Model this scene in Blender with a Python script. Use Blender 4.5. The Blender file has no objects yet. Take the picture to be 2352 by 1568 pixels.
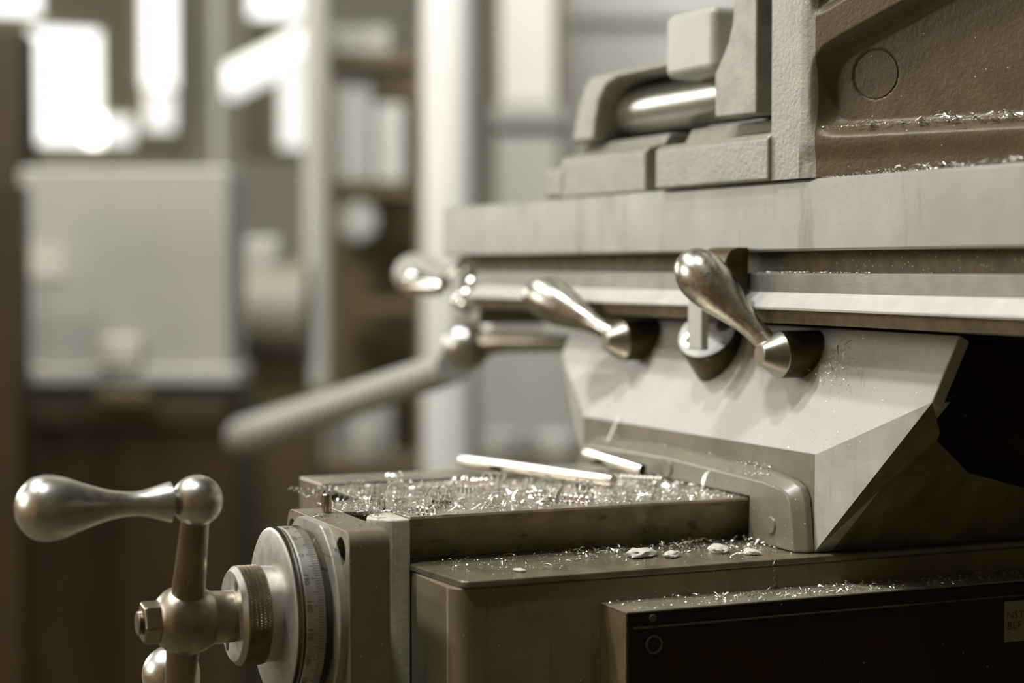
import bpy, bmesh, math, random
from mathutils import Vector, Matrix, noise
random.seed(7)
S = bpy.context.scene
COL = S.collection
Z0 = 950.0                      # shaft axis height above the floor, mm (all machine sizes below are in mm)

# ------------------------------------------------------------------ camera
cam_d = bpy.data.cameras.new('camera'); cam = bpy.data.objects.new('camera', cam_d); COL.objects.link(cam)
CAM = Vector((-0.1528, -0.8219, 1.1082))
cam.location = CAM
YAW, PITCH = math.radians(23.6029), math.radians(2.2826)
cam.rotation_euler = (math.radians(90) - PITCH, 0, -YAW)
cam_d.sensor_width = 36.0
cam_d.lens = 4290.0 / 2352 * 36
cam_d.clip_start = 0.02
cam_d.dof.use_dof = True
cam_d.dof.focus_distance = 0.880
cam_d.dof.aperture_fstop = 4.5
S.camera = cam

# ------------------------------------------------------------------ exposure, world, lights
S.view_settings.view_transform = 'Standard'
S.view_settings.look = 'None'
S.view_settings.gamma = 1.0
S.view_settings.use_curve_mapping = False
S.view_settings.exposure = 0.15
w = bpy.data.worlds.new('world'); S.world = w; w.use_nodes = True
bg = w.node_tree.nodes['Background']; bg.inputs[0].default_value = (1.0, 0.62, 0.22, 1); bg.inputs[1].default_value = 0.22

def area(name, loc, target, size, power, color, size_y=None, shape='DISK'):
    l = bpy.data.lights.new(name, 'AREA'); l.energy = power; l.color = color; l.shape = shape
    l.size = size
    if size_y: l.shape = 'RECTANGLE'; l.size = size; l.size_y = size_y
    o = bpy.data.objects.new(name, l); COL.objects.link(o)
    o.location = loc
    o.rotation_euler = (Vector(target) - Vector(loc)).to_track_quat('-Z', 'Y').to_euler()
    return o
AIM = (0.3, 0.0, 1.0)
KEY = (1.0, 0.985, 0.955)
area('ceiling_lamp', (-1.20, 1.00, 3.60), AIM, 0.24, 48, KEY)
area('ceiling_lamp', (-1.55, 0.45, 3.35), AIM, 0.18, 15, KEY)
area('ceiling_lamp', (-0.55, -0.30, 3.70), AIM, 0.20, 32, KEY)
area('window_light', (-2.8, 1.2, 1.95), AIM, 1.8, 30, KEY, 1.2)
area('window_light', (-2.4, 6.8, 2.4), (0.8, 4.2, 1.0), 1.8, 110, KEY, 1.6)
area('shop_fill_light', (0.9, 2.1, 3.6), (2.4, 6.3, 1.2), 1.6, 105, KEY, 0.7)  # added fill to brighten the shop behind; no such lamp is seen
area('shop_fill_light', (-0.7, 2.0, 3.5), (0.4, 4.6, 1.1), 1.0, 48, KEY, 0.7)  # second added fill, for the left part of the background

# ------------------------------------------------------------------ materials
def mat(name, base, rough=0.5, metal=0.0, var=0.0, vscale=60.0, bump=0.0, bscale=900.0, specks=0.0, speck_col=(0.75, 0.72, 0.66),
        stain=0.0, stain_col=(0.05, 0.035, 0.015), stain_scale=(40, 40, 8), spec=0.5, rvar=0.0, speck_scale=420.0, aniso=None):
    m = bpy.data.materials.new(name); m.use_nodes = True
    nt = m.node_tree; N = nt.nodes; L = nt.links
    b = N['Principled BSDF']
    b.inputs['Roughness'].default_value = rough; b.inputs['Metallic'].default_value = metal
    b.inputs['Specular IOR Level'].default_value = spec
    tc = N.new('ShaderNodeTexCoord').outputs['Object']
    col = None
    def rgb(c):
        n = N.new('ShaderNodeRGB'); n.outputs[0].default_value = (*c, 1); return n.outputs[0]
    def mix(f, a, c, kind='MIX'):
        n = N.new('ShaderNodeMix'); n.data_type = 'RGBA'; n.blend_type = kind
        L.new(f, n.inputs[0]) if not isinstance(f, float) else setattr(n.inputs[0], 'default_value', f)
        L.new(a, n.inputs[6]); L.new(c, n.inputs[7]); return n.outputs[2]
    def ramp(v, lo, hi):
        n = N.new('ShaderNodeMapRange'); n.inputs[1].default_value = lo; n.inputs[2].default_value = hi; L.new(v, n.inputs[0]); return n.outputs[0]
    def nz(scale, detail=4.0, vec=None, rough_=0.6):
        n = N.new('ShaderNodeTexNoise'); n.inputs['Scale'].default_value = scale; n.inputs['Detail'].default_value = detail
        n.inputs['Roughness'].default_value = rough_; L.new(vec or tc, n.inputs['Vector']); return n.outputs['Fac']
    def sc(v):
        n = N.new('ShaderNodeMapping'); n.inputs['Scale'].default_value = v; L.new(tc, n.inputs[0]); return n.outputs[0]
    col = rgb(base)
    if var:
        dark = tuple(c * (1 - var) for c in base); lite = tuple(min(1, c * (1 + var)) for c in base)
        col = mix(ramp(nz(vscale), 0.3, 0.7), rgb(dark), rgb(lite))
    if stain:
        f = ramp(nz(1.0, 5.0, sc(stain_scale)), 0.56, 0.74)
        mm = N.new('ShaderNodeMath'); mm.operation = 'MULTIPLY'; mm.inputs[1].default_value = stain; L.new(f, mm.inputs[0])
        col = mix(mm.outputs[0], col, rgb(stain_col))
    if specks:
        v = N.new('ShaderNodeTexVoronoi'); v.inputs['Scale'].default_value = speck_scale; L.new(tc, v.inputs['Vector'])
        near = N.new('ShaderNodeMath'); near.operation = 'LESS_THAN'; near.inputs[1].default_value = 0.13; L.new(v.outputs['Distance'], near.inputs[0])
        sep = N.new('ShaderNodeSeparateColor'); L.new(v.outputs['Color'], sep.inputs[0])
        pick = N.new('ShaderNodeMath'); pick.operation = 'LESS_THAN'; pick.inputs[1].default_value = specks; L.new(sep.outputs[0], pick.inputs[0])
        both = N.new('ShaderNodeMath'); both.operation = 'MULTIPLY'; L.new(near.outputs[0], both.inputs[0]); L.new(pick.outputs[0], both.inputs[1])
        col = mix(both.outputs[0], col, rgb(speck_col))
    L.new(col, b.inputs['Base Color'])
    if rvar:
        n = N.new('ShaderNodeMapRange'); n.inputs[1].default_value = 0.3; n.inputs[2].default_value = 0.7
        n.inputs[3].default_value = max(0.05, rough - rvar); n.inputs[4].default_value = min(1, rough + rvar)
        L.new(nz(vscale * 1.7, 6.0), n.inputs[0]); L.new(n.outputs[0], b.inputs['Roughness'])
    if bump:
        bp = N.new('ShaderNodeBump'); bp.inputs['Strength'].default_value = bump; bp.inputs['Distance'].default_value = 0.0006
        L.new(nz(bscale, 3.0, sc(aniso) if aniso else None), bp.inputs['Height']); L.new(bp.outputs[0], b.inputs['Normal'])
    return m

def emit(name, color, strength):
    m = bpy.data.materials.new(name); m.use_nodes = True
    b = m.node_tree.nodes['Principled BSDF']; b.inputs['Base Color'].default_value = (*color, 1)
    b.inputs['Emission Color'].default_value = (*color, 1); b.inputs['Emission Strength'].default_value = strength
    return m

M = {}
M['handle'] = mat('polished_steel', (0.620, 0.600, 0.555), 0.33, 1.0, 0.10, 90, 0.05, 500, rvar=0.07)
M['tarnish'] = mat('tarnished_steel', (0.470, 0.445, 0.390), 0.30, 1.0, 0.32, 130, 0.10, 700, rvar=0.10, stain=0.6, stain_col=(0.17, 0.145, 0.11), stain_scale=(110, 110, 110))
M['arm'] = mat('ground_steel_arm', (0.280, 0.240, 0.165), 0.33, 1.0, 0.14, 70, 0.05, 800, specks=0.02)
M['hub'] = mat('satin_steel_hub', (0.380, 0.345, 0.270), 0.36, 1.0, 0.16, 80, 0.08, 700, specks=0.03, rvar=0.06)
M['nut'] = mat('nut_steel', (0.33, 0.29, 0.22), 0.30, 1.0, 0.10, 120, 0.05, 800)
M['dial'] = mat('satin_dial_steel', (0.480, 0.460, 0.420), 0.42, 0.85, 0.12, 110, 0.08, 900, specks=0.05, rvar=0.06)
M['knurl'] = mat('oily_knurled_steel', (0.240, 0.205, 0.140), 0.40, 0.9, 0.3, 150, 0.1, 900, specks=0.16, speck_scale=700)
M['ink'] = mat('engraved_black', (0.05, 0.035, 0.015), 0.7)
M['bracket'] = mat('machined_iron_bracket', (0.225, 0.195, 0.135), 0.42, 0.45, 0.13, 70, 0.08, 900, specks=0.10)
M['boss'] = mat('machined_boss_face', (0.420, 0.400, 0.355), 0.42, 0.5, 0.14, 90, 0.06, 900, specks=0.08)
M['knee'] = mat('painted_knee_iron', (0.225, 0.188, 0.118), 0.5, 0.0, 0.22, 28, 0.12, 300, specks=0.05, stain=0.55, stain_scale=(90, 90, 9))
M['nose'] = mat('rough_filled_casting', (0.620, 0.580, 0.480), 0.5, 0.0, 0.15, 60, 0.25, 250, specks=0.04, stain=0.5, stain_col=(0.12, 0.09, 0.05), stain_scale=(180, 180, 12))
M['way'] = mat('scraped_way_iron', (0.340, 0.290, 0.190), 0.34, 0.25, 0.25, 60, 0.08, 700, specks=0.05, stain=0.75, stain_col=(0.035, 0.024, 0.01), stain_scale=(75, 60, 200))
M['waytop'] = mat('oily_way_top', (0.36, 0.325, 0.25), 0.30, 0.7, 0.3, 60, 0.1, 600, specks=0.25, rvar=0.1)
M['ledge'] = mat('oily_ledge', (0.235, 0.205, 0.140), 0.30, 0.45, 0.3, 60, 0.1, 500, specks=0.1)
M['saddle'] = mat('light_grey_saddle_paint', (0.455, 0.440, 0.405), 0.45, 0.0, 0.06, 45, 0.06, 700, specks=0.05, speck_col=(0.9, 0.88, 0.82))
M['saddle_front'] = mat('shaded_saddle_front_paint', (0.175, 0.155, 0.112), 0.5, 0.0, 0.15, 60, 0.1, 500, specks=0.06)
M['saddle_side'] = mat('grimed_saddle_paint', (0.440, 0.420, 0.375), 0.5, 0.0, 0.16, 40, 0.10, 500, specks=0.03, stain=0.55, stain_col=(0.17, 0.14, 0.085), stain_scale=(120, 120, 14))
M['under'] = mat('shaded_grimy_underside', (0.220, 0.180, 0.100), 0.6, 0.0, 0.35, 60, 0.15, 300, stain=0.4)  # grime over a base colour darkened for the underside's shade
M['dark'] = mat('shade_black_iron', (0.030, 0.017, 0.003), 0.6, 0.0, 0.3, 40, 0.1, 400, specks=0.012, spec=0.25)  # black iron; also carries painted shade in the saddle core and knee groove
M['guard'] = mat('wiper_guard_paint', (0.205, 0.185, 0.138), 0.34, 0.0, 0.1, 50, 0.06, 500, specks=0.10)
M['table'] = mat('worn_table_iron', (0.360, 0.345, 0.315), 0.40, 0.30, 0.13, 28, 0.06, 600, specks=0.03, stain=0.7, stain_col=(0.19, 0.16, 0.11), stain_scale=(60, 48, 9))
M['band'] = mat('bright_ground_band', (0.620, 0.600, 0.560), 0.42, 0.35, 0.10, 60, 0.05, 700, specks=0.05)
M['recess'] = mat('dark_table_recess', (0.140, 0.105, 0.050), 0.6, 0.1, 0.4, 90, 0.2, 600, specks=0.12)  # set darker than the table face
M['step'] = mat('scraped_table_step', (0.290, 0.275, 0.240), 0.42, 0.5, 0.15, 60, 0.08, 700, specks=0.16, aniso=(1, 0.15, 1))
M['vise'] = mat('hammered_vise_paint', (0.285, 0.268, 0.225), 0.42, 0.25, 0.12, 80, 0.55, 420, specks=0.06)
M['vise_shaded'] = mat('shaded_vise_casting', (0.100, 0.074, 0.034), 0.48, 0.1, 0.15, 60, 0.45, 420, specks=0.035)  # same casting as the vise front; the flank's shade is in this colour
M['jaw'] = mat('rough_jaw_iron', (0.290, 0.272, 0.230), 0.45, 0.35, 0.18, 90, 0.4, 500, specks=0.08)
M['black_cyl'] = mat('blackened_collar_steel', (0.085, 0.058, 0.020), 0.42, 0.7, 0.3, 90, 0.1, 600, specks=0.14)
M['cone'] = mat('turned_cone_steel', (0.450, 0.425, 0.370), 0.30, 1.0, 0.12, 120, 0.10, 900)
M['bar'] = mat('satin_vise_bar', (0.50, 0.485, 0.44), 0.32, 0.8, 0.06, 60)
M['cover'] = mat('dark_cover_paint', (0.028, 0.013, 0.002), 0.45, 0.0, 0.2, 40, 0.08, 300, specks=0.012, spec=0.3)
M['cover_end'] = mat('oily_cover_end', (0.13, 0.10, 0.05), 0.5, 0, 0.3, 60, 0.2, 300, specks=0.12)
M['cover_top'] = mat('cover_top_iron', (0.24, 0.21, 0.15), 0.4, 0.2, 0.3, 80, 0.15, 400, specks=0.15)
M['label'] = mat('aged_label_metal', (0.30, 0.26, 0.16), 0.5, 0.0, 0.15, 200)
M['rod'] = mat('bright_drill_rod', (0.80, 0.77, 0.70), 0.22, 1.0, 0.06, 100)
M['chip'] = mat('bright_swarf', (0.880, 0.860, 0.810), 0.34, 1.0, 0.10, 200)
M['chip_dull'] = mat('dull_swarf', (0.58, 0.53, 0.42), 0.30, 1.0, 0.3, 300)
M['foil'] = mat('pale_crumpled_scrap', (0.66, 0.635, 0.57), 0.55, 0.0, 0.08, 200, 0.3, 600)
# shop behind
M['wall'] = mat('shop_wall_plaster', (0.400, 0.375, 0.325), 0.8, 0, 0.15, 2.0)
M['wall_dark'] = mat('brown_wall_paint', (0.10, 0.078, 0.045), 0.8, 0, 0.15, 2.0)
M['floor'] = mat('shop_floor_concrete', (0.09, 0.07, 0.04), 0.7, 0, 0.3, 3.0)
M['pane'] = emit('daylit_glass', (1.0, 0.99, 0.95), 1.35)
M['pane_dim'] = emit('daylit_frosted_glass', (1.0, 0.98, 0.93), 0.75)
M['tube'] = emit('lit_lamp_diffuser', (1.0, 0.98, 0.93), 0.85)
M['mullion'] = mat('window_mullion_paint', (0.22, 0.19, 0.13), 0.6)
M['panel'] = mat('grey_sheet_metal', (0.370, 0.355, 0.320), 0.45, 0, 0.06, 6)
M['panel_lt'] = mat('pale_label_plate', (0.50, 0.47, 0.41), 0.5)
M['panel_dk'] = mat('dark_machine_paint', (0.034, 0.020, 0.004), 0.5, 0, 0.2, 6)
M['panel_br'] = mat('brown_machine_paint', (0.115, 0.085, 0.040), 0.5, 0, 0.2, 6)
M['post'] = mat('pale_post_paint', (0.620, 0.600, 0.565), 0.55)
M['pale'] = mat('pale_bin_plastic', (0.480, 0.465, 0.430), 0.5)
M['midgrey'] = mat('mid_grey_paint', (0.360, 0.345, 0.310), 0.5)
M['motor'] = mat('brownish_motor_paint', (0.19, 0.17, 0.13), 0.55)
M['bench'] = mat('bench_wood', (0.13, 0.10, 0.06), 0.6, 0, 0.2, 10)

# ------------------------------------------------------------------ mesh helpers (verts in mm, machine frame)
class MB:
    def __init__(self): self.bm = bmesh.new()
    def face(self, pts):
        return self.bm.faces.new([self.bm.verts.new(p) for p in pts])
    def prism(self, poly, a0, a1, axis='y'):
        """extrude a closed 2D polygon; axis y: poly is (x,z); x: (y,z); z: (x,y)"""
        def P(u, v, a): return {'y': (u, a, v), 'x': (a, u, v), 'z': (u, v, a)}[axis]
        A = [self.bm.verts.new(P(u, v, a0)) for u, v in poly]; B = [self.bm.verts.new(P(u, v, a1)) for u, v in poly]
        n = len(poly)
        self.bm.faces.new(A); self.bm.faces.new(B[::-1])
        for i in range(n): self.bm.faces.new((A[i], B[i], B[(i+1) % n], A[(i+1) % n]))
        return self
    def box(self, x0, x1, y0, y1, z0, z1):
        return self.prism([(x0, y0), (x1, y0), (x1, y1), (x0, y1)], z0, z1, 'z')
    def lathe(self, prof, origin, axis, seg=48, cap=True):
        """prof: (along, radius) pairs from start to end"""
        a = Vector(axis).normalized(); t = Vector((0, 0, 1)) if abs(a.z) < .9 else Vector((0, 1, 0))
        u = a.cross(t).normalized(); v = a.cross(u); o = Vector(origin)
        rings = []
        for s, r in prof:
            if r < 1e-6: rings.append([self.bm.verts.new(o + a * s)])
            else: rings.append([self.bm.verts.new(o + a * s + (u * math.cos(2*math.pi*k/seg) + v * math.sin(2*math.pi*k/seg)) * r) for k in range(seg)])
        for R0, R1 in zip(rings, rings[1:]):
            for k in range(seg):
                k2 = (k+1) % seg
                if len(R0) == 1 and len(R1) == 1: break
                if len(R0) == 1: self.bm.faces.new((R0[0], R1[k], R1[k2]))
                elif len(R1) == 1: self.bm.faces.new((R0[k], R1[0], R0[k2]))
                else: self.bm.faces.new((R0[k], R1[k], R1[k2], R0[k2]))
        if cap:
            if len(rings[0]) > 1: self.bm.faces.new(rings[0])
            if len(rings[-1]) > 1: self.bm.faces.new(rings[-1][::-1])
        return self
    def sphere(self, c, r, n=24):
        prof = [(-r * math.cos(math.pi*i/n), r * math.sin(math.pi*i/n)) for i in range(n+1)]
        return self.lathe(prof, c, (0, 0, 1), 2*n)
    def tube(self, pts, r, seg=12, radii=None):
        P = [Vector(p) for p in pts]; rings = []; up = Vector((0.12, 0.3, 0.95)).normalized()
        for i, p in enumerate(P):
            d = (P[min(i+1, len(P)-1)] - P[max(i-1, 0)]).normalized()
            u = d.cross(up).normalized(); v = d.cross(u); rr = radii[i] if radii else r
            rings.append([self.bm.verts.new(p + (u*math.cos(2*math.pi*k/seg) + v*math.sin(2*math.pi*k/seg))*rr) for k in range(seg)])
        for A, B in zip(rings, rings[1:]):
            for k in range(seg): self.bm.faces.new((A[k], B[k], B[(k+1) % seg], A[(k+1) % seg]))
        self.bm.faces.new(rings[0]); self.bm.faces.new(rings[-1][::-1])
        return self
    def ribbon(self, pts, wid, wdir=None, thick=0.12):
        """a thin curled strip with real thickness"""
        P = [Vector(p) for p in pts]; L = []
        for i, p in enumerate(P):
            d = (P[min(i+1, len(P)-1)] - P[max(i-1, 0)]).normalized()
            wv = Vector(wdir).normalized() if wdir is not None else d.cross(Vector((0, 0, 1))).normalized()
            n = d.cross(wv).normalized(); h = wid * .5 * (1 if 0 < i < len(P)-1 else .45)
            L.append([self.bm.verts.new(p + wv*h + n*thick/2), self.bm.verts.new(p - wv*h + n*thick/2),
                      self.bm.verts.new(p - wv*h - n*thick/2), self.bm.verts.new(p + wv*h - n*thick/2)])
        for A, B in zip(L, L[1:]):
            for k in range(4): self.bm.faces.new((A[k], B[k], B[(k+1) % 4], A[(k+1) % 4]))
        self.bm.faces.new(L[0][::-1]); self.bm.faces.new(L[-1])
        return self

def W(p): return Vector((p[0]/1000, p[1]/1000, (p[2]+Z0)/1000))

def obj(name, mb, material, parent=None, bevel=0.0, smooth=35, loc=None, seg=2, metres=False, subsurf=0):
    """link one mesh object; its vertices are stored relative to its parent's place"""
    bm = mb.bm if isinstance(mb, MB) else mb
    base = parent.get('_base') if parent else None
    off = Vector(base) if base is not None else (Vector(loc) if loc else Vector((0, 0, 0)))
    for v in bm.verts:
        v.co = (v.co if metres else W(v.co)) - off
    bmesh.ops.recalc_face_normals(bm, faces=bm.faces)
    ca = math.radians(smooth)
    for e in bm.edges:
        if len(e.link_faces) == 2 and e.calc_face_angle(0) > ca: e.smooth = False
    for f_ in bm.faces: f_.smooth = True
    me = bpy.data.meshes.new(name); bm.to_mesh(me); bm.free()
    me.materials.append(material)
    o = bpy.data.objects.new(name, me); COL.objects.link(o)
    if parent: o.parent = parent; o['_base'] = tuple(off)
    else: o.location = off; o['_base'] = tuple(off)
    if bevel:
        b = o.modifiers.new('bevel', 'BEVEL'); b.width = bevel/1000; b.segments = seg; b.limit_method = 'ANGLE'; b.angle_limit = math.radians(30); b.harden_normals = True
    if subsurf:
        s = o.modifiers.new('sub', 'SUBSURF'); s.levels = subsurf; s.render_levels = subsurf
    return o

def tag(o, label, cat, group=None, kind=None):
    o['label'] = label; o['category'] = cat
    if group: o['group'] = group
    if kind: o['kind'] = kind
    return o
def thing(name, at_mm, label, cat, group=None):
    o = bpy.data.objects.new(name, None); COL.objects.link(o); o.empty_display_size = 0.01
    p = W(at_mm); o.location = p; o['_base'] = tuple(p)
    return tag(o, label, cat, group)
def struct(o): o['kind'] = 'structure'; return o

def cut(o, *cutters):
    """carve holes for good: boolean, then bake"""
    dg = bpy.context.evaluated_depsgraph_get()
    tmp = []
    for c in cutters:
        base = Vector(o['_base'])
        for v in c.bm.verts: v.co = W(v.co) - base
        bmesh.ops.recalc_face_normals(c.bm, faces=c.bm.faces)
        me = bpy.data.meshes.new('cut'); c.bm.to_mesh(me); c.bm.free()
        co = bpy.data.objects.new('cut', me); COL.objects.link(co); co.parent = o.parent if o.parent else None
        if not o.parent: co.location = o.location
        tmp.append(co)
        m = o.modifiers.new('cut', 'BOOLEAN'); m.object = co; m.operation = 'DIFFERENCE'; m.solver = 'EXACT'
    mods = [m for m in o.modifiers]
    bpy.context.view_layer.update()
    dg = bpy.context.evaluated_depsgraph_get()
    bev = [m for m in o.modifiers if m.type == 'BEVEL']
    for m in bev: m.show_viewport = False
    bpy.context.view_layer.update(); dg = bpy.context.evaluated_depsgraph_get()
    me = bpy.data.meshes.new_from_object(o.evaluated_get(dg))
    bm = bmesh.new(); bm.from_mesh(me)
    for e in bm.edges:
        e.smooth = not (len(e.link_faces) == 2 and e.calc_face_angle(0) > math.radians(35))
    for f_ in bm.faces: f_.smooth = True
    bm.to_mesh(me); bm.free()
    o.data = me
    for m in list(o.modifiers):
        if m.type == 'BOOLEAN': o.modifiers.remove(m)
    for m in bev: m.show_viewport = True
    for co in tmp: bpy.data.objects.remove(co, do_unlink=True)

def arc(cx, cy, r, a0, a1, n=8):
    return [(cx + r*math.cos(math.radians(a0+(a1-a0)*i/n)), cy + r*math.sin(math.radians(a0+(a1-a0)*i/n))) for i in range(n+1)]

def spline(pts, n=10):
    """smooth (along, radius) profile through control points"""
    out = []
    P = [pts[0]] + list(pts) + [pts[-1]]
    for i in range(1, len(P)-2):
        for k in range(n):
            t = k/n
            q = []
            for c in range(2):
                a, b, c_, d = P[i-1][c], P[i][c], P[i+1][c], P[i+2][c]
                q.append(.5*((2*b) + (-a+c_)*t + (2*a-5*b+4*c_-d)*t*t + (-a+3*b-3*c_+d)*t**3))
            out.append((q[0], max(q[1], 0)))
    out.append(pts[-1])
    return out

# ================================================================== KNEE (bed casting under the saddle)
knee = thing('mill_knee', (260, 70, -450), 'oil-stained cast iron mill knee with dovetail way and stepped ledge below the saddle', 'machine knee')
# lower body, rounded near front corner
body = MB()
rc = 9
plan = [(150.9, 168), (150.9, -64+rc)] + arc(150.9+rc, -64+rc, rc, 180, 270, 6) + [(560, -64), (560, 168)]
body.prism(plan, -450, 16.5, 'z')
obj('knee_body', body, M['knee'], knee, 0.8)
led = MB()
rl = 5
plan = [(150.7, 169), (150.7, 1), (149.4, -3)] + [(154, -58)] + arc(159, -60, 5, 180, 270, 5) + [(560, -65), (560, 169)]
led.prism(plan, 16.5, 20, 'z'); obj('ledge', led, M['ledge'], knee, 1.0)
pad = MB(); pad.prism([(127.4, 60), (127.4, 24), (150.4, 24), (150.4, 60)], -450, 39.9, 'z')
obj('front_pad', pad, M['knee'], knee, 3.0)
nose = MB(); nose.prism([(150.4, 24)] + [(147.5 - 13.5*math.cos(math.radians(t)), 3 - 13.5*math.sin(math.radians(t))) for t in range(-60, 91, 10)] + [(150.4, -10.5)], -450, 41.2, 'z')
obj('front_nose', nose, M['nose'], knee, 1.2)
# dovetail way: undercut flank, chamfered top edge
way = MB()
for s in (1,):
    a = [(-9, 42), (-9.6, 40.6), (-7.6, 38.5), (3, 20), (60, 20), (60, 42)]
    way.prism([(y, z) for y, z in a], 150.5, 560, 'x')
obj('dovetail_way', way, M['way'], knee, 0.35)
top = MB(); top.prism([(127.2, 60), (127.2, 20), (150.4, 14), (150.4, -9.0), (560, -8.6), (560, 122), (152, 122), (152, 60)], 40.0, 42.05, 'z'); obj('top_plate', top, M['waytop'], knee, 0.5)
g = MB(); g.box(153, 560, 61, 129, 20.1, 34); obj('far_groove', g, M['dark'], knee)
rail = MB(); rail.prism([(130, 42.3), (130, 36), (138, 20), (170, 20), (170, 42.3)], 152, 560, 'x')
obj('far_rail', rail, M['waytop'], knee, 0.8)

# bearing bracket bolted to the knee's nose
br = thing('bearing_bracket', (118, 0, -60), 'square machined iron bracket with round boss and bolt hole behind the numbered dial', 'bracket')
bb = MB()
prof = [(-47, -120)] + [(-40 - 7*math.cos(math.radians(t)), 35 + 7*math.sin(math.radians(t))) for t in range(0, 91, 15)] + \
       [(39 + 8*math.sin(math.radians(t)), 34 + 8*math.cos(math.radians(t))) for t in range(0, 91, 15)] + [(47, -120)]
bb.prism(prof, 108, 127, 'x')
bo = obj('bracket_block', bb, M['bracket'], br, 0.9)
cut(bo, MB().lathe([(-2, 6.3), (16, 6.3)], (108, -35.2, 32), (1, 0, 0), 36), MB().lathe([(-2, 6.3), (16, 6.3)], (108, 38.5, 31), (1, 0, 0), 36))
for y, z in ((-35.2, 32), (38.5, 31)):
    obj('bolt_socket', MB().lathe([(14, 5.6), (15.8, 5.6)], (108, y, z), (1, 0, 0), 24), M['dark'], br)
bs = MB().lathe([(0, 36), (0, 44.6), (0.5, 45.1), (4.05, 45.1)], (104, 0, 0), (1, 0, 0), 120, cap=False)
for v in bs.bm.verts: v.co.z = min(v.co.z, 41.6)
obj('round_boss', bs, M['boss'], br, 0.0, 30)
obj('sleeve', MB().lathe([(0, 37), (3.9, 37)], (100.1, 0, 0), (1, 0, 0), 64), M['ink'], br)
obj('zero_line', MB().box(103.94, 104.02, -34.0, -22.0, 29.4, 29.65), M['ink'], br)
tag(obj('dowel_pin', MB().lathe([(0, 2.4), (8.6, 2.4), (9.2, 1.9)], (118.9, 19, 42.0), (0, 0, 1), 20), M['nut'], None, loc=W((118.9, 19, 42))), 'short steel dowel pin standing up from the top of the bearing bracket', 'pin')

# ================================================================== DIAL
dial = thing('micrometer_dial', (90, 0, 0), 'satin steel graduated dial with engraved numbers beside the bearing bracket', 'dial')
obj('numbered_ring', MB().lathe([(0.6, 30), (0.6, 38.7), (1.2, 39.3), (9.4, 39.3), (9.8, 38.9), (9.8, 30)], (90.2, 0, 0), (1, 0, 0), 160), M['dial'], dial, 0, 30)
obj('groove_ring', MB().lathe([(0, 30), (0, 37.9), (1.2, 37.9), (1.2, 30)], (89.8, 0, 0), (1, 0, 0), 120), M['ink'], dial)
obj('fine_ring', MB().lathe([(0, 20), (0, 37.6), (0.7, 39.0), (3.4, 39.3), (3.7, 38.6), (3.7, 30)], (86.2, 0, 0), (1, 0, 0), 160), M['dial'], dial, 0, 30)
tk = MB()
def tick(xa, xb, e, w_, R=39.33):
    ca, sa = math.cos(e), math.sin(e); t = Vector((0, sa, ca)); r0 = Vector((0, -ca, sa))
    pts = []
    for rr in (R-0.15, R+0.05):
        for xx, s in ((xa, -1), (xb, -1), (xb, 1), (xa, 1)): pts.append(Vector((xx, 0, 0)) + r0*rr + t*s*w_/2)
    vs = [tk.bm.verts.new(p) for p in pts]
    for q in ((4, 5, 6, 7), (0, 1, 5, 4), (1, 2, 6, 5), (2, 3, 7, 6), (3, 0, 4, 7)): tk.bm.faces.new([vs[i] for i in q])
E0 = math.radians(49.5)
for k in range(200):
    e = E0 - k*2*math.pi/200
    tick(96.4 if k % 5 else 94.8, 99.6, e, 0.24)
for k in range(400):
    tick(87.2, 89.2, E0 - k*2*math.pi/400, 0.24)
obj('graduations', tk, M['ink'], dial)
def numeral(txt, e0):
    cu = bpy.data.curves.new('n', 'FONT'); cu.body = txt; cu.size = 3.7; cu.align_x = 'CENTER'; cu.resolution_u = 3
    to = bpy.data.objects.new('n', cu); COL.objects.link(to)
    bpy.context.view_layer.update()
    me = bpy.data.meshes.new_from_object(to.evaluated_get(bpy.context.evaluated_depsgraph_get()))
    bpy.data.objects.remove(to, do_unlink=True); bpy.data.curves.remove(cu)
    bm = bmesh.new(); bm.from_mesh(me); bpy.data.meshes.remove(me)
    bmesh.ops.subdivide_edges(bm, edges=bm.edges, cuts=1)
    for v in bm.verts:
        e = e0 - v.co.x/39.3; v.co = Vector((91.3 + v.co.y, -39.36*math.cos(e), 39.36*math.sin(e)))
    obj('numeral', bm, M['ink'], dial)
for k in range(20):
    n = (200 - 10*k) % 200
    if math.sin(E0 - k*math.pi/10) > -0.95 and math.cos(E0 - k*math.pi/10) > -0.2: numeral(str(n), E0 - k*math.pi/10)

# ================================================================== LOCK NUT + COLLAR between crank and dial
ln = thing('knurled_lock_nut', (77, 0, 0), 'diamond-knurled steel lock nut with plain collar between crank hub and dial', 'lock nut')
kn = MB(); NK = 112; seg, rows = NK*4, 40
grid = []
def tri(t): t = t - math.floor(t); return 1 - abs(2*t-1)
for i in range(rows+1):
    x = 69.6 + 11.0*i/rows; ring = []
    for k in range(seg):
        p_ = NK*k/seg; q_ = (x-69.6)/1.27
        rr = 22.1 + (0.62*min(1, 1.3*min(tri(p_+q_), tri(p_-q_))) if 1 < i < rows-1 else 0.2)
        a = 2*math.pi*k/seg; ring.append(kn.bm.verts.new((x, rr*math.cos(a), rr*math.sin(a))))
    grid.append(ring)
for A, B in zip(grid, grid[1:]):
    for k in range(seg): kn.bm.faces.new((A[k], B[k], B[(k+1) % seg], A[(k+1) % seg]))
obj('knurled_band', kn, M['knurl'], ln, smooth=14)
obj('nut_face', MB().lathe([(0, 13.5), (0, 20.4), (2.0, 22.5), (2.6, 22.3), (2.6, 13)], (67.6, 0, 0), (1, 0, 0), 96), M['dial'], ln, 0, 25)
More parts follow.
